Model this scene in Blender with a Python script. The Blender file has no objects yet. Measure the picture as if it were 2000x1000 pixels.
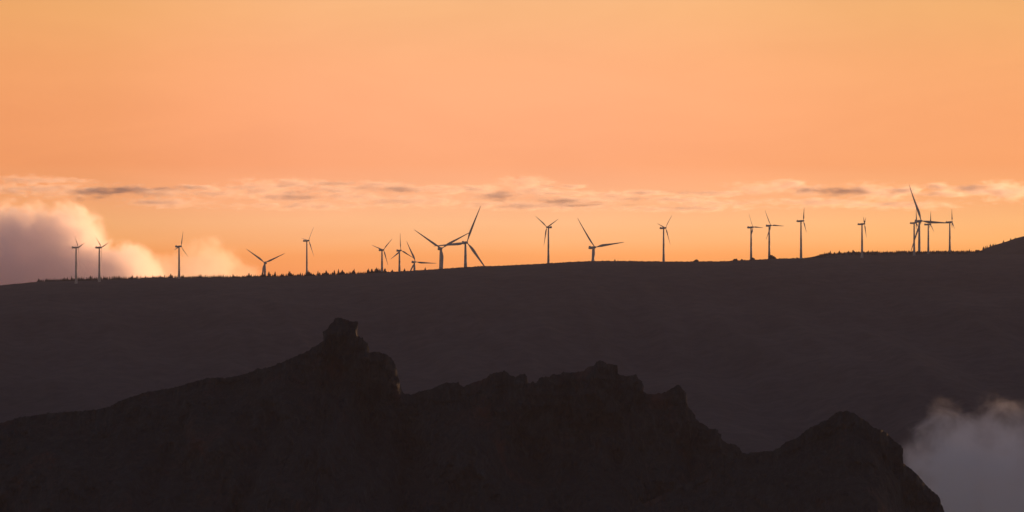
import bpy, math, random
import numpy as np
from mathutils import Vector

random.seed(7)
RNG = np.random.default_rng(11)
scene = bpy.context.scene
COL = scene.collection
R = math.radians

# ------------------------------------------------------------------ camera frame
LENS, SENSOR = 216.0, 36.0
KPX = SENSOR / LENS / 2000.0          # metres per photo pixel per metre of distance
EYE = 640.0                           # photo row of the eye level
def X(px, d): return (px - 1000.0) * KPX * d
def Z(py, d): return (EYE - py) * KPX * d

# ------------------------------------------------------------------ noise
_perm = RNG.permutation(256)
_perm = np.concatenate([_perm, _perm, _perm]).astype(np.int64)
_grad = RNG.normal(size=(256, 3)); _grad /= np.linalg.norm(_grad, axis=1)[:, None]
def perlin(x, y, z=0.0):
    x, y, z = np.broadcast_arrays(np.asarray(x, float), np.asarray(y, float), np.asarray(z, float))
    xi, yi, zi = np.floor(x).astype(int), np.floor(y).astype(int), np.floor(z).astype(int)
    xf, yf, zf = x - xi, y - yi, z - zi
    f = lambda t: t * t * t * (t * (t * 6 - 15) + 10)
    u, v, w = f(xf), f(yf), f(zf)
    out = 0
    for dx in (0, 1):
        for dy in (0, 1):
            for dz in (0, 1):
                h = _perm[_perm[_perm[(xi + dx) & 255] + ((yi + dy) & 255)] + ((zi + dz) & 255)]
                g = _grad[h]
                d = g[..., 0] * (xf - dx) + g[..., 1] * (yf - dy) + g[..., 2] * (zf - dz)
                out = out + d * (u if dx else 1 - u) * (v if dy else 1 - v) * (w if dz else 1 - w)
    return out * 1.5
def fbm(x, y, z=0.0, o=4, lac=2.1, gain=0.5):
    s, a = 0, 1.0
    for k in range(o):
        s = s + a * perlin(np.asarray(x) * lac ** k + 17.3 * k, np.asarray(y) * lac ** k + 5.1 * k, np.asarray(z) * lac ** k)
        a *= gain
    return s
def sstep(a, b, t):
    t = np.clip((np.asarray(t, float) - a) / (b - a), 0, 1)
    return t * t * (3 - 2 * t)

# ------------------------------------------------------------------ helpers
def link(o, parent=None):
    COL.objects.link(o)
    if parent is not None: o.parent = parent
    return o
def mesh_obj(name, verts, faces, mats, parent=None, smooth=False, midx=None):
    me = bpy.data.meshes.new(name)
    me.from_pydata([tuple(v) for v in verts], [], [tuple(f) for f in faces])
    for m in (mats if isinstance(mats, (list, tuple)) else [mats]): me.materials.append(m)
    if midx is not None: me.polygons.foreach_set('material_index', np.asarray(midx, dtype=np.int32))
    if smooth: me.polygons.foreach_set('use_smooth', np.ones(len(me.polygons), dtype=bool))
    me.update()
    return link(bpy.data.objects.new(name, me), parent)
def grid_obj(name, P, mat, smooth=True):
    """P: (rows, cols, 3) array of points"""
    r, c, _ = P.shape
    me = bpy.data.meshes.new(name)
    me.vertices.add(r * c); me.vertices.foreach_set('co', P.reshape(-1).astype(np.float32))
    i = np.arange(r - 1)[:, None] * c + np.arange(c - 1)[None, :]
    q = np.stack([i, i + 1, i + c + 1, i + c], axis=-1).reshape(-1)
    n = (r - 1) * (c - 1)
    me.loops.add(n * 4); me.loops.foreach_set('vertex_index', q.astype(np.int32))
    me.polygons.add(n); me.polygons.foreach_set('loop_start', np.arange(0, 4 * n, 4, dtype=np.int32))
    me.polygons.foreach_set('use_smooth', np.full(n, smooth, dtype=bool))
    me.materials.append(mat); me.update(calc_edges=True); me.validate()
    return link(bpy.data.objects.new(name, me))
def empty(name, loc):
    o = bpy.data.objects.new(name, None); o.location = loc; o.empty_display_size = 1
    return link(o)
def tag(o, label=None, cat=None, group=None, kind=None):
    if label: o['label'] = label
    if cat: o['category'] = cat
    if group: o['group'] = group
    if kind: o['kind'] = kind
    return o

# ------------------------------------------------------------------ materials
class Nodes:
    def __init__(s, nt): s.nt = nt
    def new(s, t, **kw):
        n = s.nt.nodes.new(t)
        for k, v in kw.items(): setattr(n, k, v)
        return n
    def put(s, sock, v):
        if hasattr(v, 'is_linked') or isinstance(v, bpy.types.NodeSocket): s.nt.links.new(v, sock)
        else: sock.default_value = v
    def math(s, op, a, b=0.0, c=None, clamp=False):
        n = s.new('ShaderNodeMath', operation=op, use_clamp=clamp)
        s.put(n.inputs[0], a); s.put(n.inputs[1], b)
        if c is not None: s.put(n.inputs[2], c)
        return n.outputs[0]
    def vmath(s, op, a, b=None):
        n = s.new('ShaderNodeVectorMath', operation=op)
        s.put(n.inputs[0], a)
        if b is not None: s.put(n.inputs[1], b)
        return n.outputs['Value'] if op in ('LENGTH', 'DOT_PRODUCT') else n.outputs[0]
    def noise(s, vec, scale, detail=4, rough=0.55, dist=0.0):
        n = s.new('ShaderNodeTexNoise')
        s.put(n.inputs['Vector'], vec); n.inputs['Scale'].default_value = scale
        n.inputs['Detail'].default_value = detail; n.inputs['Roughness'].default_value = rough
        n.inputs['Distortion'].default_value = dist
        return n.outputs[0]
    def ramp(s, f, stops):
        n = s.new('ShaderNodeValToRGB'); s.put(n.inputs[0], f)
        e = n.color_ramp.elements
        while len(e) < len(stops): e.new(0.5)
        for el, (p, c) in zip(e, stops): el.position = p; el.color = (*c, 1) if len(c) == 3 else c
        return n.outputs[0]
    def mix(s, f, a, b, blend='MIX'):
        n = s.new('ShaderNodeMix', data_type='RGBA', blend_type=blend)
        s.put(n.inputs[0], f)
        s.put(n.inputs[6], a if not isinstance(a, tuple) else (*a, 1)); s.put(n.inputs[7], b if not isinstance(b, tuple) else (*b, 1))
        return n.outputs[2]
    def remap(s, v, a, b, c=0.0, d=1.0, smooth=False):
        n = s.new('ShaderNodeMapRange', clamp=True, interpolation_type='SMOOTHSTEP' if smooth else 'LINEAR')
        s.put(n.inputs[0], v); n.inputs[1].default_value = a; n.inputs[2].default_value = b
        n.inputs[3].default_value = c; n.inputs[4].default_value = d
        return n.outputs[0]
def material(name):
    m = bpy.data.materials.new(name); m.use_nodes = True
    return m, Nodes(m.node_tree), m.node_tree.nodes['Principled BSDF']

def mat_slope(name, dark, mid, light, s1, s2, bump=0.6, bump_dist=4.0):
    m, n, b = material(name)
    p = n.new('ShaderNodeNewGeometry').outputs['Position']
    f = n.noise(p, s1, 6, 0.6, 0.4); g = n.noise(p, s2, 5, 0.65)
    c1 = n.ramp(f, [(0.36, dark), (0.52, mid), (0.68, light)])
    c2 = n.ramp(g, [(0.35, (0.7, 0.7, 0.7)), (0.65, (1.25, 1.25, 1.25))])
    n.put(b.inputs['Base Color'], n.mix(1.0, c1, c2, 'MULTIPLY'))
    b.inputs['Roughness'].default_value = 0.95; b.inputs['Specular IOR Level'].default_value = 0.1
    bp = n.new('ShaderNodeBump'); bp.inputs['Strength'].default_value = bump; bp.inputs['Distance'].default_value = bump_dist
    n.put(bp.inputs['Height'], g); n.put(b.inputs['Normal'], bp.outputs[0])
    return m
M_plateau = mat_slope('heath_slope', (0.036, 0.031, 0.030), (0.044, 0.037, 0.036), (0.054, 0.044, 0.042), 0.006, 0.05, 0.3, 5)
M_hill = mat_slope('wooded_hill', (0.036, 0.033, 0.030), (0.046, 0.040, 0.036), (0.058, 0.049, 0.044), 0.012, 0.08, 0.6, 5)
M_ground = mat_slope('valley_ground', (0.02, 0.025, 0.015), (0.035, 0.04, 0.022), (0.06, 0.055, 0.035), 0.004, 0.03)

def mat_rock():
    m, n, b = material('basalt_rock')
    geo = n.new('ShaderNodeNewGeometry'); p = geo.outputs['Position']
    mp = n.new('ShaderNodeMapping'); n.put(mp.inputs[0], p); mp.inputs['Scale'].default_value = (1, 1, 0.55)
    ribs = n.noise(mp.outputs[0], 0.22, 7, 0.62, 0.6)
    lay = n.new('ShaderNodeMapping'); n.put(lay.inputs[0], p); lay.inputs['Scale'].default_value = (0.12, 0.12, 1)
    bands = n.noise(lay.outputs[0], 0.16, 5, 0.6, 0.8)
    big = n.noise(p, 0.035, 4, 0.55)
    grain = n.noise(p, 0.9, 6, 0.7)
    c = n.ramp(ribs, [(0.3, (0.014, 0.018, 0.020)), (0.5, (0.023, 0.029, 0.032)), (0.72, (0.042, 0.050, 0.054))])
    c = n.mix(n.remap(big, 0.56, 0.70), c, n.mix(bands, (0.095, 0.044, 0.036), (0.045, 0.034, 0.034)))
    nz = n.new('ShaderNodeSeparateXYZ'); n.put(nz.inputs[0], geo.outputs['Normal'])
    veg = n.math('MULTIPLY', n.remap(nz.outputs[2], 0.35, 0.75), n.remap(grain, 0.35, 0.6))
    c = n.mix(veg, c, n.ramp(grain, [(0.4, (0.012, 0.015, 0.014)), (0.7, (0.026, 0.030, 0.027))]))
    n.put(b.inputs['Base Color'], c)
    b.inputs['Roughness'].default_value = 0.95; b.inputs['Specular IOR Level'].default_value = 0.15
    h = n.math('ADD', n.math('MULTIPLY', ribs, 1.4), n.math('MULTIPLY', grain, 0.5))
    bp = n.new('ShaderNodeBump'); bp.inputs['Strength'].default_value = 0.9; bp.inputs['Distance'].default_value = 1.6
    n.put(bp.inputs['Height'], h); n.put(b.inputs['Normal'], bp.outputs[0])
    return m
M_rock = mat_rock()

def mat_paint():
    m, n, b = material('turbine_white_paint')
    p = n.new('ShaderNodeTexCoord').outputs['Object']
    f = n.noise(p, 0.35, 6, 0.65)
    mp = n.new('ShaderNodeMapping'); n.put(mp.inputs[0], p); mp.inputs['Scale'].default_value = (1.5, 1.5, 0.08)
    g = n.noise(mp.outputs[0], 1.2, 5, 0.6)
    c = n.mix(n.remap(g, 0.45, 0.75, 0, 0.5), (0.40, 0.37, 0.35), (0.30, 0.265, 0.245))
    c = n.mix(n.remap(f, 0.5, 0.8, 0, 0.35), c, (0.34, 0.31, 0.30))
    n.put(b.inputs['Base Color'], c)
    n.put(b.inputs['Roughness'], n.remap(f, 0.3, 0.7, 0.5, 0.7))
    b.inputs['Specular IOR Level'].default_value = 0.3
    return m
M_paint = mat_paint()
def mat_leaf(name, a, b2):
    m, n, b = material(name)
    p = n.new('ShaderNodeNewGeometry').outputs['Position']
    n.put(b.inputs['Base Color'], n.ramp(n.noise(p, 0.5, 5, 0.7), [(0.35, a), (0.65, b2)]))
    b.inputs['Roughness'].default_value = 0.9; b.inputs['Specular IOR Level'].default_value = 0.1
    return m
M_needle = mat_leaf('conifer_needles', (0.018, 0.024, 0.014), (0.045, 0.05, 0.03))
M_bark = mat_leaf('bark', (0.05, 0.04, 0.03), (0.09, 0.07, 0.05))
M_scrub = mat_leaf('heather_scrub', (0.03, 0.028, 0.018), (0.06, 0.05, 0.035))

# ------------------------------------------------------------------ terrain: ground, plateau, far hill
Y0 = 9000.0
SKY = [(-2200, 620), (-600, 585), (0, 558), (40, 554), (75, 550.5), (150, 548.5), (240, 546), (300, 544), (350, 543), (400, 543), (450, 543), (520, 541),
       (600, 539), (700, 535), (745, 532), (780, 530.5), (810, 528.5), (860, 525.5), (910, 522), (945, 520), (1000, 518.3), (1069, 514.5), (1110, 512),
       (1160, 510), (1200, 510), (1296, 511), (1360, 511), (1410, 510.5), (1450, 508.5), (1500, 506), (1563, 503.8), (1600, 503), (1700, 503), (1800, 500),
       (1900, 498), (2000, 497), (2500, 492), (4000, 500), (6000, 515)]  # crest past the right edge is unseen, its height set to shade the mist
_sx = np.array([a for a, b in SKY], float); _sy = np.array([b for a, b in SKY], float)
def smooth_interp(px, xs, ys, w):
    return sum(np.interp(np.asarray(px, float) + o * w, xs, ys) for o in (-1, -0.5, 0, 0.5, 1)) / 5
def plateau_z(x, y):
    x = np.asarray(x, float); y = np.asarray(y, float)
    px = x / (KPX * Y0) + 1000
    crest = (EYE - smooth_interp(px, _sx, _sy, 8)) * KPX * Y0
    s = np.maximum(Y0 - y, 0)
    drop = np.interp(s, [0, 60, 150, 300, 600, 1200, 2200, 3200, 4200, 5400], [0, 2.2, 7.5, 21, 62, 165, 305, 420, 520, 640])
    spur = fbm(x / 520, y / 900, 3.3, 5) ; fine = fbm(x / 60, y / 60, 1.2, 4)
    mid = fbm(x / 170 + 0.4 * y / 170, y / 400, 8.1, 4)
    rel = sstep(30, 900, s)
    gully = -np.abs(fbm(x / 300 + y / 2600, y / 2400, 6.6, 4)) * 46
    z = crest - drop + rel * (spur * 22 + mid * 7 + gully * 0.8) + fine * (0.35 + 1.0 * sstep(60, 500, s))
    back = np.maximum(y - Y0, 0)
    return z - back * 0.012
HILL = [(1430, 530), (1560, 507), (1590, 501), (1605, 497.5), (1620, 495.5), (1650, 494.5), (1700, 494), (1755, 493), (1800, 493), (1850, 492), (1900, 491.5), (1915, 490),
        (1922, 486.5), (1930, 483), (1940, 479.5), (1955, 474.5), (1970, 470), (1985, 464.5), (2000, 461), (2030, 456), (2080, 452), (2200, 455), (2400, 462), (3000, 470)]
_hx = np.array([a for a, b in HILL], float); _hy = np.array([b for a, b in HILL], float)
YH = 9700.0
def hill_z(x, y):
    px = np.asarray(x, float) / (KPX * YH) + 1000
    crest = (EYE - smooth_interp(px, _hx, _hy, 5)) * KPX * YH
    s = YH - np.asarray(y, float)
    drop = np.where(s > 0, np.interp(s, [0, 40, 120, 300, 700], [0, 1.2, 5.5, 17, 70]), -s * 0.10)
    return crest - drop + fbm(np.asarray(x) / 60, np.asarray(y) / 60, 5.0, 4) * 0.9

cols = np.concatenate([np.arange(-2600, -900, 20.0), np.arange(-900, 900, 3.0), np.arange(900, 4401, 20.0)])
rows = np.concatenate([np.arange(3600, 8000, 40.0), np.arange(8000, 8800, 20.0), np.arange(8800, 8960, 8.0), np.arange(8960, 9040, 3.0), np.arange(9040, 9200, 12.0), np.arange(9200, 11400, 100.0)])
gx, gy = np.meshgrid(cols, rows)
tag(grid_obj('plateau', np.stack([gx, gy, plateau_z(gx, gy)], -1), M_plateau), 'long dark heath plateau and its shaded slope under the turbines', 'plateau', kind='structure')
cols = np.concatenate([np.arange(X(1430, YH), X(2060, YH), 2.5), np.arange(X(2060, YH), 1600, 12.0)])
rows = np.concatenate([np.arange(9000, 9560, 20.0), np.arange(9560, 9760, 5.0), np.arange(9760, 10600, 40.0)])
gx, gy = np.meshgrid(cols, rows)
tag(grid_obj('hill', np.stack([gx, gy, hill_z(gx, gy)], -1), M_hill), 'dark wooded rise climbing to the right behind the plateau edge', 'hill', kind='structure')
gx, gy = np.meshgrid(np.arange(-4400, 4501, 100.0), np.arange(-300, 12001, 100.0))
tag(grid_obj('ground', np.stack([gx, gy, -560 + 12 * fbm(gx / 700, gy / 700, 2.0, 3)], -1), M_ground), 'dark valley floor far below the rocky ridge', 'valley floor', kind='structure')
def ground_z(x, y):
    return max(float(plateau_z(x, y)), float(hill_z(x, y)) if x > X(1440, YH) and 9000 <= y <= 10600 else -1e9)

# ------------------------------------------------------------------ foreground ridge and peak
RIDGE = [(-900, 1010), (-500, 930), (-200, 868), (0, 827), (40, 815), (70, 811), (100, 807), (165, 802), (190, 800), (215, 794), (235, 783), (285, 766), (340, 757), (375, 747), (405, 738), (440, 738),
 (475, 732), (500, 722), (530, 716), (550, 708), (570, 699), (600, 686), (615, 676), (628, 668), (633, 664), (631, 655), (630, 648), (634, 645), (640, 643), (642, 636), (650, 630), (654, 622), (662, 620),
 (672, 623), (685, 628), (699, 628), (700, 633), (698, 642), (695, 647), (697, 655), (703, 658), (709, 659), (710, 664), (718, 669), (721, 678), (721, 688), (725, 689), (733, 687), (745, 689), (755, 692),
 (765, 700), (772, 712), (776, 728), (780, 745), (784, 762), (788, 768), (795, 769), (803, 772), (815, 766), (825, 763), (838, 762), (850, 756), (863, 750), (875, 747), (880, 749), (895, 746), (898, 751),
 (905, 756), (910, 753), (925, 747), (935, 745), (942, 741), (950, 738), (957, 731), (970, 727), (980, 727), (985, 724), (992, 728), (995, 733), (1003, 734), (1007, 737), (1015, 731), (1025, 730), (1029, 735),
 (1031, 748), (1040, 748), (1048, 747), (1053, 739), (1065, 735), (1073, 737), (1080, 732), (1090, 732), (1101, 727), (1115, 728), (1125, 727), (1140, 725), (1148, 717), (1160, 714), (1165, 706), (1170, 704),
 (1178, 705), (1185, 711), (1195, 711), (1206, 714), (1207, 730), (1213, 733), (1220, 735), (1232, 733), (1243, 732), (1247, 740), (1254, 745), (1257, 755), (1256, 765), (1265, 769), (1272, 771), (1280, 769),
 (1290, 768), (1302, 765), (1310, 760), (1323, 752), (1328, 752), (1331, 758), (1340, 768), (1341, 785), (1345, 797), (1352, 803), (1358, 812), (1359, 818), (1367, 825), (1375, 829), (1385, 837), (1398, 838),
 (1403, 840), (1401, 845), (1409, 848), (1408, 855), (1415, 863), (1425, 868), (1435, 868), (1445, 875), (1450, 885), (1460, 886), (1465, 884), (1485, 883), (1495, 881), (1520, 882), (1600, 905), (1700, 950),
 (1800, 1010), (1950, 1120), (2300, 1400)]
PEAK = [(800, 1260), (1000, 1120), (1200, 1010), (1330, 950), (1420, 905), (1470, 890), (1500, 883), (1510, 880), (1520, 875), (1535, 863), (1555, 857), (1570, 845), (1583, 835), (1600, 829), (1615, 822), (1632, 809), (1640, 804), (1650, 803),
 (1660, 804), (1672, 809), (1676, 814), (1695, 824), (1708, 838), (1722, 839), (1735, 848), (1747, 862), (1757, 869), (1764, 876), (1764, 884), (1761, 890), (1764, 893), (1762, 904), (1775, 912), (1790, 925),
 (1805, 942), (1820, 958), (1835, 970), (1838, 980), (1845, 1000), (1860, 1040), (1900, 1110), (2000, 1240), (2200, 1480)]
def build_ridge(name, poly, D, cliffs, seed, drop_px, label, cat, relief=1.0):
    P = np.array(poly, float)
    seg = np.hypot(*np.diff(P, axis=0).T); cum = np.concatenate([[0], np.cumsum(seg)])
    inside = lambda q: (-60 < q) & (q < 2060)
    u = [0.0]
    while u[-1] < cum[-1]:
        q = np.interp(u[-1], cum, P[:, 0]); u.append(u[-1] + (1.1 if -60 < q < 2060 else 9.0))
    u = np.array(u); px = np.interp(u, cum, P[:, 0]); py = np.interp(u, cum, P[:, 1])
    # small roughness of the outline
    px = px + fbm(u / 9, 0.0, seed, 3) * 0.9
    py = py + fbm(u / 7, 4.0, seed, 4) * 1.8 + np.minimum(fbm(u / 3.1, 9.0, seed, 2), 0) * 1.2 - np.maximum(fbm(u / 15, 2.0, seed, 2) - 0.25, 0) * 5
    cmx = np.maximum.accumulate(px); cmn = np.minimum.accumulate(px[::-1])[::-1]; tuck = cmx + cmn - px
    mono = (cmx + cmn) / 2; w = 41
    mono = np.convolve(np.pad(mono, w // 2, mode='edge'), np.ones(w) / w, 'valid')
    cl = np.interp(px, [c[0] for c in cliffs], [c[1] for c in cliffs])   # cliff height in pixels
    k = KPX * D
    yc = D + 14 * fbm(px / 140, 1.0, seed, 3) + 4 * fbm(px / 25, 2.0, seed, 2)
    rows = []
    tb = np.linspace(1, 0, 16) ** 1.8 * 420                              # back face, far side first (pixels of drop)
    tf = np.concatenate([np.linspace(0, 1, 90) ** 1.35 * drop_px])
    zb0 = EYE - py; kw = np.ones(61) / 61
    zs = np.convolve(np.pad(zb0, 30, mode='edge'), kw, 'valid'); ys = np.convolve(np.pad(yc, 30, mode='edge'), kw, 'valid')
    yc0 = yc
    for t in tb[:-1]:
        zb = zb0
        wgt = sstep(12, 90, t); wt = sstep(0, 14, t)
        xx = (px * (1 - wt) + tuck * wt) * (1 - wgt) + mono * wgt
        rows.append(np.stack([(xx - 1000) * k, yc + t * k * 1.3 + 2.0 * sstep(0, 10, t), (zb - t) * k], -1))
    for t in tf:
        ws = sstep(5, 75, t); zb = zb0 * (1 - ws) + np.minimum(zs, zb0 + t * 0.8) * ws; yc = yc0 * (1 - ws) + ys * ws
        wgt = sstep(12, 90, t); wt = sstep(0, 14, t)
        xx = (px * (1 - wt) + tuck * wt) * (1 - wgt) + mono * wgt
        xm = xx * k; zm = (zb - t) * k
        incliff = 1 - sstep(0.75, 1.15, t / np.maximum(cl, 4))
        hz = np.where(t < cl, t * 0.26, cl * 0.26 + (t - cl) * 1.5) * k
        on = sstep(0, 26, t)
        rib = fbm(xm / 6.5 + 0.5 * fbm(zm / 9, xm / 30, seed, 2), zm / 13, seed + 2.2, 5) * 2.6 * incliff + np.abs(fbm(xm / 13, zm / 28, seed + 7.7, 4)) * 3.4 * incliff
        ledge = fbm(xm / 22, zm / 4.5, seed + 5.2, 4) * 2.0 * incliff
        lump = (fbm(xm / 26 + zm / 40, zm / 15, seed + 3.1, 5) * 6.0 + fbm(xm / 4.5, zm / 2.6, seed + 4.4, 3) * 1.6) * (1 - incliff)
        spur = (fbm(xm / 60 + zm / 110, zm / 150, seed + 9.1, 4) * 34 - np.abs(fbm(xm / 34 - zm / 90, zm / 120, seed + 12.1, 3)) * 26) * sstep(0, 170, t) * relief
        yy = yc - hz - on * (rib + ledge + lump + spur)
        wig = on * (fbm(xm / 6, zm / 6, seed + 6.0, 3) * 0.7)
        rows.append(np.stack([(xx - 1000) * k + wig, yy, zm + wig * 0.6], -1))
    return tag(grid_obj(name, np.array(rows), M_rock, smooth=False), label, cat, kind='structure')
build_ridge('mountain_ridge', RIDGE, 3000.0, [(-900, 8), (560, 10), (620, 60), (660, 110), (720, 95), (780, 75), (830, 40), (900, 55), (980, 90), (1060, 120), (1180, 130), (1340, 120), (1400, 40), (1480, 16), (2300, 10)],
            2.0, 560, 'dark jagged rocky ridge with a leaning pinnacle in front of the plateau', 'mountain ridge')
build_ridge('mountain_peak', PEAK, 2800.0, [(800, 8), (1500, 16), (1620, 35), (1700, 30), (1764, 80), (1830, 40), (2200, 20)],
            31.0, 620, 'dark rounded rock peak beside the low mist', 'mountain peak', relief=0.3)

# ------------------------------------------------------------------ wind turbines
def ring(c, ax, u, v, ru, rv, n, ph=0.0):
    return [c + u * (ru * math.cos(ph + 2 * math.pi * i / n)) + v * (rv * math.sin(ph + 2 * math.pi * i / n)) for i in range(n)]
def loft(rings, cap=True):
    n = len(rings[0]); V = [p for r in rings for p in r]; F = []
    for j in range(len(rings) - 1):
        for i in range(n):
            a, b = j * n + i, j * n + (i + 1) % n
            F.append((a, b, b + n, a + n))
    if cap: F.append(tuple(range(n - 1, -1, -1))); F.append(tuple((len(rings) - 1) * n + i for i in range(n)))
    return V, F
def blade_mesh(L, pitch, wide):
    """root at the origin, span along +Z, chord along X, thickness along Y"""
    st = [(0.0, 0.022, 1.0, 0), (0.03, 0.021, 1.0, 0), (0.07, 0.028, 0.75, 18), (0.13, 0.046, 0.42, 16), (0.20, 0.061, 0.30, 13), (0.26, 0.064, 0.26, 11), (0.36, 0.056, 0.23, 8), (0.5, 0.044, 0.20, 5),
          (0.65, 0.033, 0.18, 3), (0.8, 0.024, 0.17, 1.5), (0.92, 0.016, 0.16, 0.5), (0.98, 0.010, 0.16, 0), (1.0, 0.004, 0.2, 0)]
    rings = []
    for f, c, th, tw in st:
        c *= L * wide; pts = []
        blend = min(1.0, f / 0.13)
        for i in range(14):
            a = 2 * math.pi * i / 14
            cx = math.cos(a); sy = math.sin(a)
            taper = 1 - 0.62 * blend * max(0, cx)                        # thin trailing edge
            x = 0.5 * c * cx + 0.20 * c * blend; y = 0.5 * c * th * sy * taper
            t = R(tw + pitch * blend); rings_x = x * math.cos(t) - y * math.sin(t); rings_y = x * math.sin(t) + y * math.cos(t)
            pts.append(Vector((rings_x, rings_y + 0.035 * L * f * f, f * L)))
        rings.append(pts)
    return loft(rings)
TILT, CONE = R(5), R(2)
# hub pixel, blade length px, yaw, phase, base row (None: stands hidden behind the crest), distance when hidden, body scale, label
S = 1.0
TURB = [
 ((153, 483), 31, 66, 76, 554.0, None, 'leftmost white wind turbine on the plateau, standing before the dark mauve cloud bank'),
 ((198, 483), 30, 57, 72, 550.5, None, 'second wind turbine from the left, with pale base, in front of the mauve cloud bank'),
 ((353.6, 481), 31, 54, 16, 544.0, None, 'lone slim wind turbine between the mauve cloud bank and the glowing pale cloud'),
 ((516.6, 513), 45, -15, 66, None, 9220, 'low wind turbine with two blades in a wide V at the glowing cloud\'s edge'),
 ((603, 469.8), 34, 117, 82, 538.5, None, 'tall lone wind turbine between the low V turbine and the cluster of five'),
 ((749, 488), 32, 138, 74, None, 9060, 'small wind turbine with conifers round its foot, leftmost of the close cluster of five'),
 ((783, 489), 34, 141, 2, None, 9080, 'small wind turbine with one blade straight up, second in the close cluster of five'),
 ((811.5, 511.5), 45, 27, 94, None, 9260, 'very low wind turbine with one level blade, sunk behind the crest in the cluster'),
 ((862.6, 485), 68, 159, 58, None, 9200, 'large wind turbine whose two upper blades form a wide V crossing its big neighbour'),
 ((912, 473.4), 79, 150, 96, None, 9180, 'large wind turbine with one blade pointing up right, last of the cluster of five'),
 ((1068, 443.5), 37, -45, 64, None, 9070, 'lone slim wind turbine with an even Y rotor, right of the cluster of five'),
 ((1162, 483), 72, 141, 38, None, 9240, 'large wind turbine on a short visible tower at the crest of the plateau'),
 ((1300, 445), 35, 123, 76, None, 9060, 'lone small wind turbine on the crest just left of a lone bushy shrub'),
 ((1470.8, 443.6), 32, 126, 28, None, 9050, 'small wind turbine with a small bush at its foot, left of a near twin'),
 ((1505.6, 440.3), 34, 138, 28, None, 9050, 'small wind turbine with a dark tree against its foot, right of a near twin'),
 ((1569, 431.3), 29, 84, 26, 505.5, None, 'slim edge on wind turbine between the near twins and the wooded rise'),
 ((1688.2, 437.2), 27, 99, 60, 503.8, None, 'lone slim edge on wind turbine with two short blades up before the wooded rise'),
 ((1789.7, 435.2), 28, 86, 2, 498.8, None, 'slim edge on wind turbine just left of the tallest turbine, crossed by its low blade'),
 ((1799.5, 431.5), 80, 51, 94, None, 9850, 'tallest wind turbine of all, its long blade reaching up to the streaky clouds'),
 ((1817.3, 438), 26, 81, 10, 495.8, None, 'slim edge on wind turbine just right of the tallest turbine, under its level blade'),
 ((1859.3, 433.4), 26, 88, 4, 493.2, None, 'rightmost slim wind turbine, seen edge on at the tip of the level blade'),
]
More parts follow.
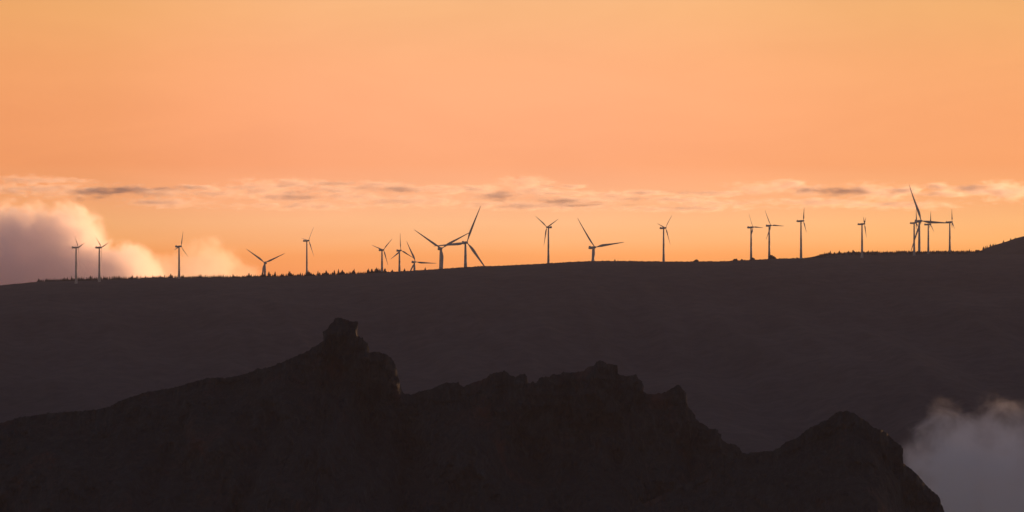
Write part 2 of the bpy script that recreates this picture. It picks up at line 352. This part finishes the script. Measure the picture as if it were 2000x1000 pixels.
for (hp, rp, yaw, ph, base, dist, label) in TURB:
    if base is not None:                                                # find where the sight line through the foot meets the ground
        d = 8500.0
        while d < 9690 and EYE - ground_z(X(hp[0] - 3, d), d) / (KPX * d) > base: d += 2.0
        dist = d
    k = KPX * dist
    phi = R(yaw); n = Vector((math.cos(TILT) * math.sin(phi), math.cos(TILT) * math.cos(phi), math.sin(TILT)))
    u = Vector((math.cos(phi), -math.sin(phi), 0)); v = u.cross(n) * -1
    if v.z < 0: v = -v
    L = rp * k; big = rp > 60
    b = 1.45 if big else (1.15 if rp > 40 else 1.0)                     # body size
    over = (4.4 if big else 3.4) * (1.0 if not big else 1.0)
    hub = Vector((X(hp[0], dist), dist, Z(hp[1], dist)))
    top = hub - n * over
    gz = ground_z(top.x, top.y)
    root = empty('wind_turbine', (top.x, top.y, gz - 0.4))
    tag(root, label, 'wind turbine', 'wind turbines along the plateau')
    o = Vector((top.x, top.y, gz - 0.4)); H = top.z - o.z - 0.9 * b
    # tower with flange rings and a door
    ex, ey = Vector((1, 0, 0)), Vector((0, 1, 0)); zs = []
    r0, r1 = 1.75 * b, 1.02 * b
    for f in (0.0, 0.004, 0.25, 0.2515, 0.2545, 0.256, 0.55, 0.5515, 0.5545, 0.556, 0.985, 1.0):
        rr = r0 + (r1 - r0) * f
        if f in (0.2515, 0.2545, 0.5515, 0.5545): rr += 0.07
        if f in (0.0, 0.004): rr += 0.25
        zs.append(ring(Vector((0, 0, f * H)), None, ex, ey, rr, rr, 20))
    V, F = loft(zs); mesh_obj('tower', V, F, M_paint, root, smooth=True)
    # nacelle: rounded box lofted along the rotor axis, with a cooler hump
    t0 = top - o
    prof = [(-6.6, 0.70, 0.75, 0.15), (-6.3, 1.05, 1.05, 0.08), (-4.0, 1.30, 1.30, 0), (-1.0, 1.38, 1.42, 0), (1.6, 1.30, 1.34, 0), (2.4, 1.05, 1.10, 0)]
    rings = []
    for s, wu, hv, dz in prof:
        c = t0 + n * (s * b) + v * (dz * b)
        pts = []
        for i in range(16):
            a = 2 * math.pi * i / 16
            ca, sa = math.cos(a), math.sin(a)
            pts.append(c + u * (math.copysign(abs(ca) ** 0.55, ca) * wu * b) + v * (math.copysign(abs(sa) ** 0.55, sa) * hv * b))
        rings.append(pts)
    V, F = loft(rings); nac = mesh_obj('nacelle', V, F, M_paint, root, smooth=False)
    c = t0 - n * (5.2 * b) + v * (1.3 * b)
    rg = [[c + n * (sx * 0.5 * b * q) + u * (sy * 1.0 * b * q) + v * (hh * b) for sx, sy in ((-1, -1), (1, -1), (1, 1), (-1, 1))] for hh, q in ((-0.1, 1), (0.75, 1), (0.9, 0.85))]
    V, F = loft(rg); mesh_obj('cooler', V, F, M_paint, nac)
    # hub with spinner nose
    hb = hub - o
    rg = [ring(hb + n * (s * b), None, u, v, r * b, r * b, 16) for s, r in ((-1.15, 0.95), (-0.9, 1.15), (0.3, 1.15), (0.9, 0.95), (1.35, 0.6), (1.6, 0.12))]
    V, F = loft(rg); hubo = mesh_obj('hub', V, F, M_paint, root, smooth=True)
    edge_on = abs(math.cos(phi)) < 0.3
    bv, bf = blade_mesh(L - 0.6 * b, 62 if edge_on else 4, 1.15 if big else 1.35)
    for q in range(3):
        a = R(ph) + q * 2 * math.pi / 3
        span = (u * math.sin(a) + v * math.cos(a)) * math.cos(CONE) + n * math.sin(CONE)
        chord = (u * math.cos(a) - v * math.sin(a)).normalized(); thick = span.cross(chord)
        if thick.dot(n) < 0: thick = -thick; chord = -chord
        org = hb + span * (0.6 * b)
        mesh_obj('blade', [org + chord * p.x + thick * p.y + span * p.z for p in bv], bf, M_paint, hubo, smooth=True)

# ------------------------------------------------------------------ trees and scrub
def conifer(seed, h, spread):
    rn = random.Random(seed); V = []; F = []; MI = []
    n = 6; rad = 0.035 * h
    for j, (z, r) in enumerate(((-0.06, 1.2), (0.3, 0.8), (0.7, 0.4), (0.97, 0.08))):
        for i in range(n): V.append((r * rad * math.cos(2 * math.pi * i / n), r * rad * math.sin(2 * math.pi * i / n), z * h))
    for j in range(3):
        for i in range(n): F.append((j * n + i, j * n + (i + 1) % n, (j + 1) * n + (i + 1) % n, (j + 1) * n + i)); MI.append(1)
    tiers = 11
    for t in range(tiers):
        f = t / (tiers - 1); z = h * (0.14 + 0.84 * f); r = spread * h * (1 - f) ** 0.85 + 0.015 * h
        m = max(4, int(10 * (1 - f) + 4))
        for i in range(m):
            if rn.random() < 0.14: continue
            a = 2 * math.pi * (i + rn.random()) / m; rr = r * rn.uniform(0.6, 1.2)
            d = (math.cos(a), math.sin(a)); w = 0.42 * rr + 0.01 * h; dr = rr * rn.uniform(0.15, 0.5)
            b0 = len(V)
            V += [(0, 0, z + 0.03 * h), (d[0] * rr * 0.55 - d[1] * w, d[1] * rr * 0.55 + d[0] * w, z - dr * 0.5), (d[0] * rr, d[1] * rr, z - dr + 0.02 * h), (d[0] * rr * 0.55 + d[1] * w, d[1] * rr * 0.55 - d[0] * w, z - dr * 0.5),
                  (d[0] * rr * 0.5, d[1] * rr * 0.5, z - dr - 0.05 * h)]
            F += [(b0, b0 + 1, b0 + 2), (b0, b0 + 2, b0 + 3), (b0 + 4, b0 + 2, b0 + 1), (b0 + 4, b0 + 3, b0 + 2)]; MI += [0] * 4
    return V, F, MI
def tree_mesh(seed, spread):
    V, F, MI = conifer(seed, 1.0, spread)
    me = bpy.data.meshes.new('pine_tree'); me.from_pydata(V, [], F)
    me.materials.append(M_needle); me.materials.append(M_bark); me.polygons.foreach_set('material_index', np.asarray(MI, dtype=np.int32)); me.update()
    return me
TREES = [tree_mesh(100 + i, (0.20, 0.26, 0.32, 0.38, 0.23)[i]) for i in range(5)]
def plant_tree(px, d, h, label, group, wide=1.0):
    x = X(px, d); z = ground_z(x, d)
    o = bpy.data.objects.new('pine_tree', random.choice(TREES)); link(o)
    o.location = (x, d, z); o.rotation_euler = (R(random.uniform(-3, 3)), R(random.uniform(-3, 3)), random.uniform(0, 6.28)); o.scale = (h * wide, h * wide, h)
    return tag(o, label, 'tree', group)
rn = random.Random(5)
px = 76.0
while px < 506:                                                         # the even wood on the left
    plant_tree(px, rn.uniform(9008, 9030), rn.choice((4.4, 5.0, 5.6, 6.8)) * rn.uniform(0.85, 1.15) + (0.8 if 200 < px < 260 else 0), 'dark conifer in the even line of trees along the left of the plateau', 'conifers along the left of the plateau', rn.uniform(1.15, 1.75))
    px += rn.uniform(3.0, 5.4)
px = 508.0
while px < 742:                                                         # ragged middle stretch
    tall = rn.random() < 0.2
    plant_tree(px, rn.uniform(9004, 9040), (rn.uniform(6.5, 9.0) if tall else rn.uniform(3.4, 5.6)), 'dark conifer in the ragged line of trees left of the turbine cluster', 'ragged conifers left of the turbine cluster', rn.uniform(1.2, 2.1))
    px += rn.uniform(2.6, 5.4)
px = 1606.0
while px < 1912:                                                        # wood on the rise at the right
    d = rn.uniform(9670, 9710)
    plant_tree(px, d, rn.uniform(2.6, 4.4) + (1.4 if rn.random() < 0.08 else 0), 'dark conifer in the line of trees on the wooded rise at the right', 'conifers on the wooded rise', rn.uniform(1.5, 2.3))
    px += rn.uniform(3.0, 5.0)
for p, h in ((1921, 5.4), (1925, 4.6), (1928, 4.4), (1934.5, 4.8), (1940, 3.6), (1944, 2.8), (1960, 4.2), (1974, 4.0), (1983, 2.4)):
    plant_tree(p, 9690, h, 'scattered conifer on the bare hillside at the far right', 'scattered conifers on the far right hillside', 1.5)
for p, h, w, lab in ((692, 9.0, 1.2, 'tallest lone conifer left of the turbine cluster'), (720, 8.2, 1.2, 'tall conifer midway between the tallest one and the turbine cluster'),
                     (738, 7.2, 2.0, 'broad conifer just left of the foot of the first cluster turbine'), (742, 6.2, 1.8, 'conifer touching the foot of the first cluster turbine on its left'),
                     (751.5, 6.6, 1.8, 'conifer just right of the foot of the first cluster turbine'), (766, 3.8, 2.6, 'low wide conifer between the first two cluster turbines'),
                     (790, 4.8, 2.2, 'small wide conifer right of the foot of the second cluster turbine'), (830.5, 4.6, 0.9, 'thin little conifer left of the large V turbine'),
                     (1201, 3.4, 1.2, 'tiny conifer alone on the crest right of the large turbine')):
    plant_tree(p, 9010, h, lab, None, w)
# far wood behind the front trees, one mass
def wood(name, items, label):
    V = []; F = []; MI = []
    protos = [conifer(300 + i, 1.0, 0.30) for i in range(6)]
    for (x, y, z, h, w, a) in items:
        v, f, mi = protos[rn.randrange(6)]; b0 = len(V); ca, sa = math.cos(a), math.sin(a)
        V += [(x + (p[0] * ca - p[1] * sa) * h * w, y + (p[0] * sa + p[1] * ca) * h * w, z + p[2] * h) for p in v]
        F += [tuple(i + b0 for i in q) for q in f]; MI += mi
    o = mesh_obj(name, V, F, [M_needle, M_bark], midx=MI)
    return tag(o, label, 'wood', kind='stuff')
it = []
for _ in range(420):
    px = rn.uniform(72, 510); d = rn.uniform(9012, 9110); x = X(px, d); it.append((x, d, ground_z(x, d) - 0.2, rn.uniform(2.6, 4.6), rn.uniform(1.2, 1.9), rn.uniform(0, 6)))
for _ in range(130):
    px = rn.uniform(508, 760); d = rn.uniform(9012, 9110); x = X(px, d); it.append((x, d, ground_z(x, d) - 0.2, rn.uniform(2.2, 3.8), rn.uniform(1.2, 1.9), rn.uniform(0, 6)))
wood('wood', it, 'dense dark mass of conifers filling in behind the left skyline trees')
it = []
for _ in range(420):
    px = rn.uniform(1596, 1916); d = rn.uniform(9600, 9740); x = X(px, d); it.append((x, d, ground_z(x, d) - 0.2, rn.uniform(1.8, 3.4), rn.uniform(1.3, 2.1), rn.uniform(0, 6)))
wood('wood', it, 'dense dark mass of conifers covering the rise at the right')
# scrub: low leafy clumps along the crest
def clump(rn, x, y, z, w, h, V, F, n=46):
    for _ in range(n):
        a = rn.uniform(0, 6.283); e = math.asin(rn.uniform(0.0, 1)); q = rn.uniform(0.55, 1.0)
        c = Vector((x + w * q * math.cos(a) * math.cos(e), y + w * q * math.sin(a) * math.cos(e), z + h * q * math.sin(e)))
        s = 0.34 * min(w, h) * rn.uniform(0.7, 1.4)
        p = [c + Vector((rn.uniform(-s, s), rn.uniform(-s, s), rn.uniform(-s, s))) for _ in range(4)]
        b0 = len(V); V += p; F += [(b0, b0 + 1, b0 + 2), (b0, b0 + 2, b0 + 3), (b0, b0 + 3, b0 + 1)]
V, F = [], []
for _ in range(1100):
    px = rn.choice((rn.uniform(-60, 80), rn.uniform(740, 1640), rn.uniform(740, 1640), rn.uniform(740, 1640))); d = rn.uniform(8975, 9020); x = X(px, d)
    clump(rn, x, d, ground_z(x, d) - 0.2, rn.uniform(0.7, 2.2), rn.uniform(0.5, 1.25), V, F, 22)
tag(mesh_obj('scrub', V, F, M_scrub), 'low ragged heath scrub along the plateau crest', 'scrub', kind='stuff')
def shrub(px, d, w, h, lumps, label):
    x0 = X(px, d); z0 = ground_z(x0, d); V, F = [], []
    for dx, dz, sc in lumps: clump(rn, dx, 0, dz, w * sc, h * sc, V, F, 120)
    o = mesh_obj('shrub', V, F, M_needle); o.location = (x0, d, z0 - 0.2)
    st, sf = loft([ring(Vector((0, 0, z)), None, Vector((1, 0, 0)), Vector((0, 1, 0)), r, r, 6) for z, r in ((-0.5, 0.25), (h * 0.7, 0.1))])
    return tag(o, label, 'shrub')
shrub(1359, 8996, 2.6, 3.0, ((-2.0, 0, 0.7), (0.6, 0.5, 1.0), (2.6, 0, 0.8)), 'dark bushy shrub alone on the crest right of the lone small turbine')
shrub(1436, 8996, 2.8, 3.4, ((-1.6, 0, 0.8), (0.8, 0.2, 1.0)), 'dark rounded shrub on the crest left of the near twin turbines')
shrub(1449, 8998, 1.6, 2.4, ((0, 0, 1.0),), 'small pointed shrub between the rounded shrub and the near twin turbines')
shrub(1470.5, 8998, 2.4, 4.2, ((-0.6, 0, 1.0), (1.6, 0, 0.6)), 'dark shrub at the foot of the left near twin turbine')
shrub(1507, 8998, 3.6, 6.0, ((-1.0, 0, 1.0), (2.4, 0, 0.75), (5.0, 0, 0.5)), 'large dark bush at the foot of the right near twin turbine')

# ------------------------------------------------------------------ clouds, mist, haze (volumes)
def mat_volume(name, dens, edge, amp, nscale, stretch=(1, 1, 1), color=(0.95, 0.93, 0.92), aniso=0.65, ell=None, detail=5, rough=0.6, step=None, soft=0.5, dist=0.3):
    m = bpy.data.materials.new(name); m.use_nodes = True; nt = m.node_tree; nt.nodes.clear(); n = Nodes(nt)
    out = n.new('ShaderNodeOutputMaterial'); pv = n.new('ShaderNodeVolumePrincipled'); nt.links.new(pv.outputs[0], out.inputs['Volume'])
    pv.inputs['Color'].default_value = (*color, 1); pv.inputs['Anisotropy'].default_value = aniso
    oc = n.new('ShaderNodeTexCoord').outputs['Object']; pos = n.new('ShaderNodeNewGeometry').outputs['Position']
    if ell is None: field = n.math('SUBTRACT', 1.0, n.vmath('LENGTH', oc))
    else:
        field = None
        for (c, r, w) in ell:
            q = n.vmath('MULTIPLY', n.vmath('SUBTRACT', oc, c), (1 / r[0], 1 / r[1], 1 / r[2]))
            f = n.math('MULTIPLY', n.math('SUBTRACT', 1.0, n.vmath('LENGTH', q)), w)
            field = f if field is None else n.math('SMOOTH_MAX', field, f, 0.08)
    mp = n.new('ShaderNodeMapping'); n.put(mp.inputs[0], pos); mp.inputs['Scale'].default_value = stretch
    nz = n.noise(mp.outputs[0], nscale, detail, rough, dist)
    e = n.math('ADD', field, n.math('MULTIPLY', n.math('SUBTRACT', nz, 0.5), amp))
    d = n.remap(e, edge, edge + soft, 0, 1, smooth=True)
    d = n.math('MULTIPLY', d, n.remap(field, 0.0, 0.12))
    n.put(pv.inputs['Density'], n.math('MULTIPLY', d, dens))
    if step: m.cycles.volume_step_rate = step
    return m
def star_mesh(name, ell, mat, parent=None):
    """closed hull round a union of ellipsoids, farthest crossing along each direction from their mean centre"""
    c0 = np.mean([e[0] for e in ell], axis=0); nu, nv = 64, 33
    P = []
    for j in range(nv):
        th = math.pi * j / (nv - 1)
        for i in range(nu):
            a = 2 * math.pi * i / nu; d = np.array((math.sin(th) * math.cos(a), math.sin(th) * math.sin(a), math.cos(th))); best = 1.0
            for c, r, w in ell:
                rr = np.array(r); p = (c0 - np.array(c)) / rr; dd = d / rr
                A = dd @ dd; B = p @ dd; C = p @ p - 1; D = B * B - A * C
                if D > 0: best = max(best, (-B + math.sqrt(D)) / A)
            P.append(c0 + d * best * 1.01)
    F = [(j * nu + i, j * nu + (i + 1) % nu, (j + 1) * nu + (i + 1) % nu, (j + 1) * nu + i) for j in range(nv - 1) for i in range(nu)]
    o = mesh_obj(name, P, F, mat, parent)
    import bmesh
    bm = bmesh.new(); bm.from_mesh(o.data); bmesh.ops.remove_doubles(bm, verts=bm.verts, dist=0.01); bmesh.ops.recalc_face_normals(bm, faces=bm.faces); bm.to_mesh(o.data); bm.free()
    return o
def cloud(name, D, ells, label, kind, cat, **kw):
    k = KPX * D
    c = (X(ells[0][0], D), D, Z(ells[0][1], D))
    ell = [((X(e[0], D) - c[0], e[5] if len(e) > 5 else 0.0, Z(e[1], D) - c[2]), (e[2] * k, e[4], e[3] * k), e[6] if len(e) > 6 else 1.0) for e in ells]
    m = mat_volume(name + '_volume', ell=ell, **kw)
    o = star_mesh(name, ell, m); o.location = c
    return tag(o, label, cat, kind=kind)
CL = 15000.0
cloud('cloud', CL, [(40, 540, 150, 162, 300), (130, 540, 110, 162, 320), (244, 572, 92, 108, 420), (-150, 560, 200, 170, 260)],
      'tall mauve cloud bank with glowing golden rim behind the two leftmost turbines', 'thing', 'cloud',
      dens=0.021, edge=0.08, amp=1.7, nscale=0.019, aniso=0.6, step=0.04, soft=0.36, color=(1.0, 0.966, 0.985), detail=8, rough=0.64, dist=0.9)
cloud('cloud', CL + 900, [(400, 540, 95, 85, 110), (325, 560, 70, 75, 90), (470, 565, 60, 60, 80)],
      'low thin pale golden cloud glowing right of the mauve cloud bank', 'thing', 'cloud',
      dens=0.010, edge=0.02, amp=1.4, nscale=0.018, aniso=0.7, step=0.08, soft=0.4, color=(0.99, 0.98, 0.975), detail=7, rough=0.6)
STREAK = [(55, 351, 70, 8), (130, 353, 52, 6), (40, 370, 75, 10), (112, 371, 85, 13), (185, 374, 55, 13), (245, 369, 52, 8), (320, 378, 60, 9), (390, 366, 60, 6), (505, 369, 62, 18), (575, 361, 62, 11), (560, 384, 60, 11), (660, 371, 60, 8),
          (725, 363, 72, 9), (690, 384, 70, 8), (865, 371, 52, 9), (930, 369, 50, 8), (1030, 357, 56, 12), (1046, 371, 46, 8), (970, 381, 44, 10), (1115, 364, 40, 4), (1195, 384, 78, 10), (1110, 391, 80, 8), (1320, 388, 66, 9),
          (1400, 398, 90, 8), (1490, 367, 72, 10), (1535, 361, 48, 9), (1577, 372, 36, 11), (1625, 375, 42, 8), (1690, 373, 54, 15), (1735, 378, 46, 11), (1777, 371, 28, 9), (1830, 365, 32, 7), (1905, 371, 62, 11), (1968, 376, 56, 16),
          (1955, 362, 34, 9), (2040, 372, 70, 14), (-60, 365, 80, 12), (800, 392, 110, 10), (330, 396, 90, 9), (1600, 396, 120, 9), (300, 372, 70, 6), (430, 378, 70, 8), (640, 358, 50, 5), (790, 368, 60, 7), (1090, 378, 80, 6), (1260, 376, 60, 5), (1400, 378, 80, 6), (1850, 378, 60, 6), (600, 402, 150, 8), (1050, 402, 170, 8), (1320, 408, 140, 6), (1750, 400, 130, 8)]
DS = 30000.0
M_streak = mat_volume('streak_cloud_volume', dens=0.0105, edge=0.33, amp=2.2, nscale=0.038, stretch=(0.36, 0.36, 1.15), aniso=0.55, color=(0.95, 0.91, 0.94), step=0.15, soft=0.7, detail=6, rough=0.6)
root = empty('clouds', (0, DS, Z(370, DS)))
tag(root, 'thin broken band of grey streak clouds with golden edges above the plateau', 'clouds', kind='stuff')
su, sf = [], []
for j in range(13):
    for i in range(24): su.append((math.sin(math.pi * j / 12) * math.cos(2 * math.pi * i / 24), math.sin(math.pi * j / 12) * math.sin(2 * math.pi * i / 24), math.cos(math.pi * j / 12)))
for j in range(12):
    for i in range(24): sf.append((j * 24 + i, (j + 1) * 24 + i, (j + 1) * 24 + (i + 1) % 24, j * 24 + (i + 1) % 24))
for i, (px, py, rx, rz) in enumerate(STREAK):
    D = DS + rn.uniform(-900, 900); k = KPX * D
    o = mesh_obj('cloud_streak', su, sf, M_streak, root)
    o.location = (X(px, D), D - DS, Z(py, D) - Z(370, DS)); o.scale = (rx * 1.7 * k, rn.uniform(150, 230), rz * 1.9 * k)
cloud('mist', 4500.0, [(1865, 955, 140, 192, 60), (1955, 945, 135, 188, 58), (2090, 960, 160, 185, 60), (1985, 1100, 240, 220, 80)],
      'pale grey valley mist welling up right of the rounded peak', 'stuff', 'mist',
      dens=0.075, edge=0.07, amp=1.8, nscale=0.047, aniso=0.35, color=(0.95, 0.95, 0.955), step=0.06, soft=0.85, detail=8, rough=0.62)

hz = bpy.data.materials.new('haze_air'); hz.use_nodes = True; hz.node_tree.nodes.clear()
n = Nodes(hz.node_tree); out = n.new('ShaderNodeOutputMaterial'); pv = n.new('ShaderNodeVolumePrincipled'); hz.node_tree.links.new(pv.outputs[0], out.inputs['Volume'])
pv.inputs['Color'].default_value = (0.69, 0.68, 0.90, 1); pv.inputs['Density'].default_value = 1.25e-5; pv.inputs['Anisotropy'].default_value = 0.0
x0, x1, y0, y1, z0, z1 = -4600, 4600, -400, 12100, -600, 262
V = [(x, y, z) for z in (z0, z1) for x, y in ((x0, y0), (x1, y0), (x1, y1), (x0, y1))]
tag(mesh_obj('haze', V, [(3, 2, 1, 0), (4, 5, 6, 7), (0, 1, 5, 4), (1, 2, 6, 5), (2, 3, 7, 6), (3, 0, 4, 7)], hz), 'thin evening haze filling the air of the valley', 'haze', kind='stuff')

# ------------------------------------------------------------------ sky and sun
SUN_AZ, SUN_EL = 30.0, 1.6
AMBIENT_TINT = (1.30, 1.13, 1.45)
w = bpy.data.worlds.new('World'); scene.world = w; w.use_nodes = True
n = Nodes(w.node_tree); bg = w.node_tree.nodes['Background']
sky = n.new('ShaderNodeTexSky'); sky.sky_type = 'NISHITA'; sky.sun_disc = False
sky.sun_elevation = R(SUN_EL); sky.sun_rotation = R(SUN_AZ); sky.altitude = 1500; sky.air_density = 1.0; sky.dust_density = 1.5; sky.ozone_density = 1.0
# sunset glow: the sky texture graded by elevation; azimuth colours also hold painted lens vignette
gen = n.new('ShaderNodeTexCoord').outputs['Generated']
sp = n.new('ShaderNodeSeparateXYZ'); n.put(sp.inputs[0], gen)
def glow_ramp(sock, pts, lo, hi):
    return n.ramp(n.remap(sock, lo, hi), [((p - lo) / (hi - lo), c) for p, c in pts])
EL = [(560, (0.90, 0.70, 2.6)), (500, (0.95, 0.80, 2.40)), (470, (0.985, 0.96, 3.35)), (435, (1.0, 1.02, 3.6)), (390, (1.0, 0.89, 2.85)), (320, (1.02, 0.742, 1.826)), (220, (1.088, 0.753, 1.503)), (120, (1.146, 0.787, 1.269)), (20, (1.163, 0.831, 1.089)), (-400, (1.16, 0.87, 1.0))]
AZ = [(-300, (1.08, 0.92, 0.68)), (20, (1.083, 0.931, 0.701)), (200, (1.073, 0.95, 0.748)), (400, (1.11, 1.005, 0.889)), (600, (1.104, 1.046, 1.007)), (800, (1.065, 1.046, 1.029)), (1150, (1, 1, 1)), (1400, (0.953, 0.955, 0.917)), (1700, (0.866, 0.88, 0.79)), (1980, (0.80, 0.812, 0.71)), (2300, (0.76, 0.77, 0.68))]
g1 = glow_ramp(sp.outputs[2], [((EYE - p) * KPX, c) for p, c in EL], (EYE - 600) * KPX, (EYE + 420) * KPX)
g2 = glow_ramp(sp.outputs[0], [((p - 1000) * KPX, c) for p, c in AZ], -1350 * KPX, 1350 * KPX)
glow = n.mix(1.0, n.mix(1.0, g1, g2, 'MULTIPLY'), (1.08, 1.045, 1.0), 'MULTIPLY')
tint = n.mix(n.remap(sp.outputs[1], 0.70, 0.97, smooth=True), AMBIENT_TINT, glow)
mp = n.new('ShaderNodeMapping'); n.put(mp.inputs[0], gen); mp.inputs['Scale'].default_value = (1, 1, 4.5)
veil = n.ramp(n.noise(mp.outputs[0], 26.0, 6, 0.6, 0.6), [(0.3, (0.975, 0.965, 0.96)), (0.7, (1.02, 1.03, 1.03))])
n.put(bg.inputs['Color'], n.mix(1.0, n.mix(1.0, sky.outputs[0], tint, 'MULTIPLY'), veil, 'MULTIPLY'))
bg.inputs['Strength'].default_value = 0.15
sl = bpy.data.lights.new('sun', 'SUN'); sl.energy = 5.0; sl.angle = R(0.5); sl.color = (1.0, 0.52, 0.24)
so = link(bpy.data.objects.new('sun', sl))
sv = Vector((math.sin(R(SUN_AZ)) * math.cos(R(SUN_EL)), math.cos(R(SUN_AZ)) * math.cos(R(SUN_EL)), math.sin(R(SUN_EL))))
so.rotation_euler = sv.to_track_quat('Z', 'Y').to_euler(); so.location = (0, 0, 300)

cam = bpy.data.cameras.new('camera'); co = link(bpy.data.objects.new('camera', cam))
cam.lens = LENS; cam.sensor_width = SENSOR; cam.shift_y = (EYE - 500) / 2000.0; cam.clip_start = 1.0; cam.clip_end = 120000
co.location = (0, 0, 0); co.rotation_euler = (R(90), 0, 0)
scene.camera = co
scene.view_settings.view_transform = 'Standard'; scene.view_settings.look = 'None'; scene.view_settings.exposure = 0; scene.view_settings.gamma = 1
scene.view_settings.use_curve_mapping = False
scene.render.engine = 'CYCLES'
c = scene.cycles
c.use_denoising = True; c.volume_bounces = 12; c.max_bounces = 14; c.volume_max_steps = 512; c.volume_step_rate = 1.0
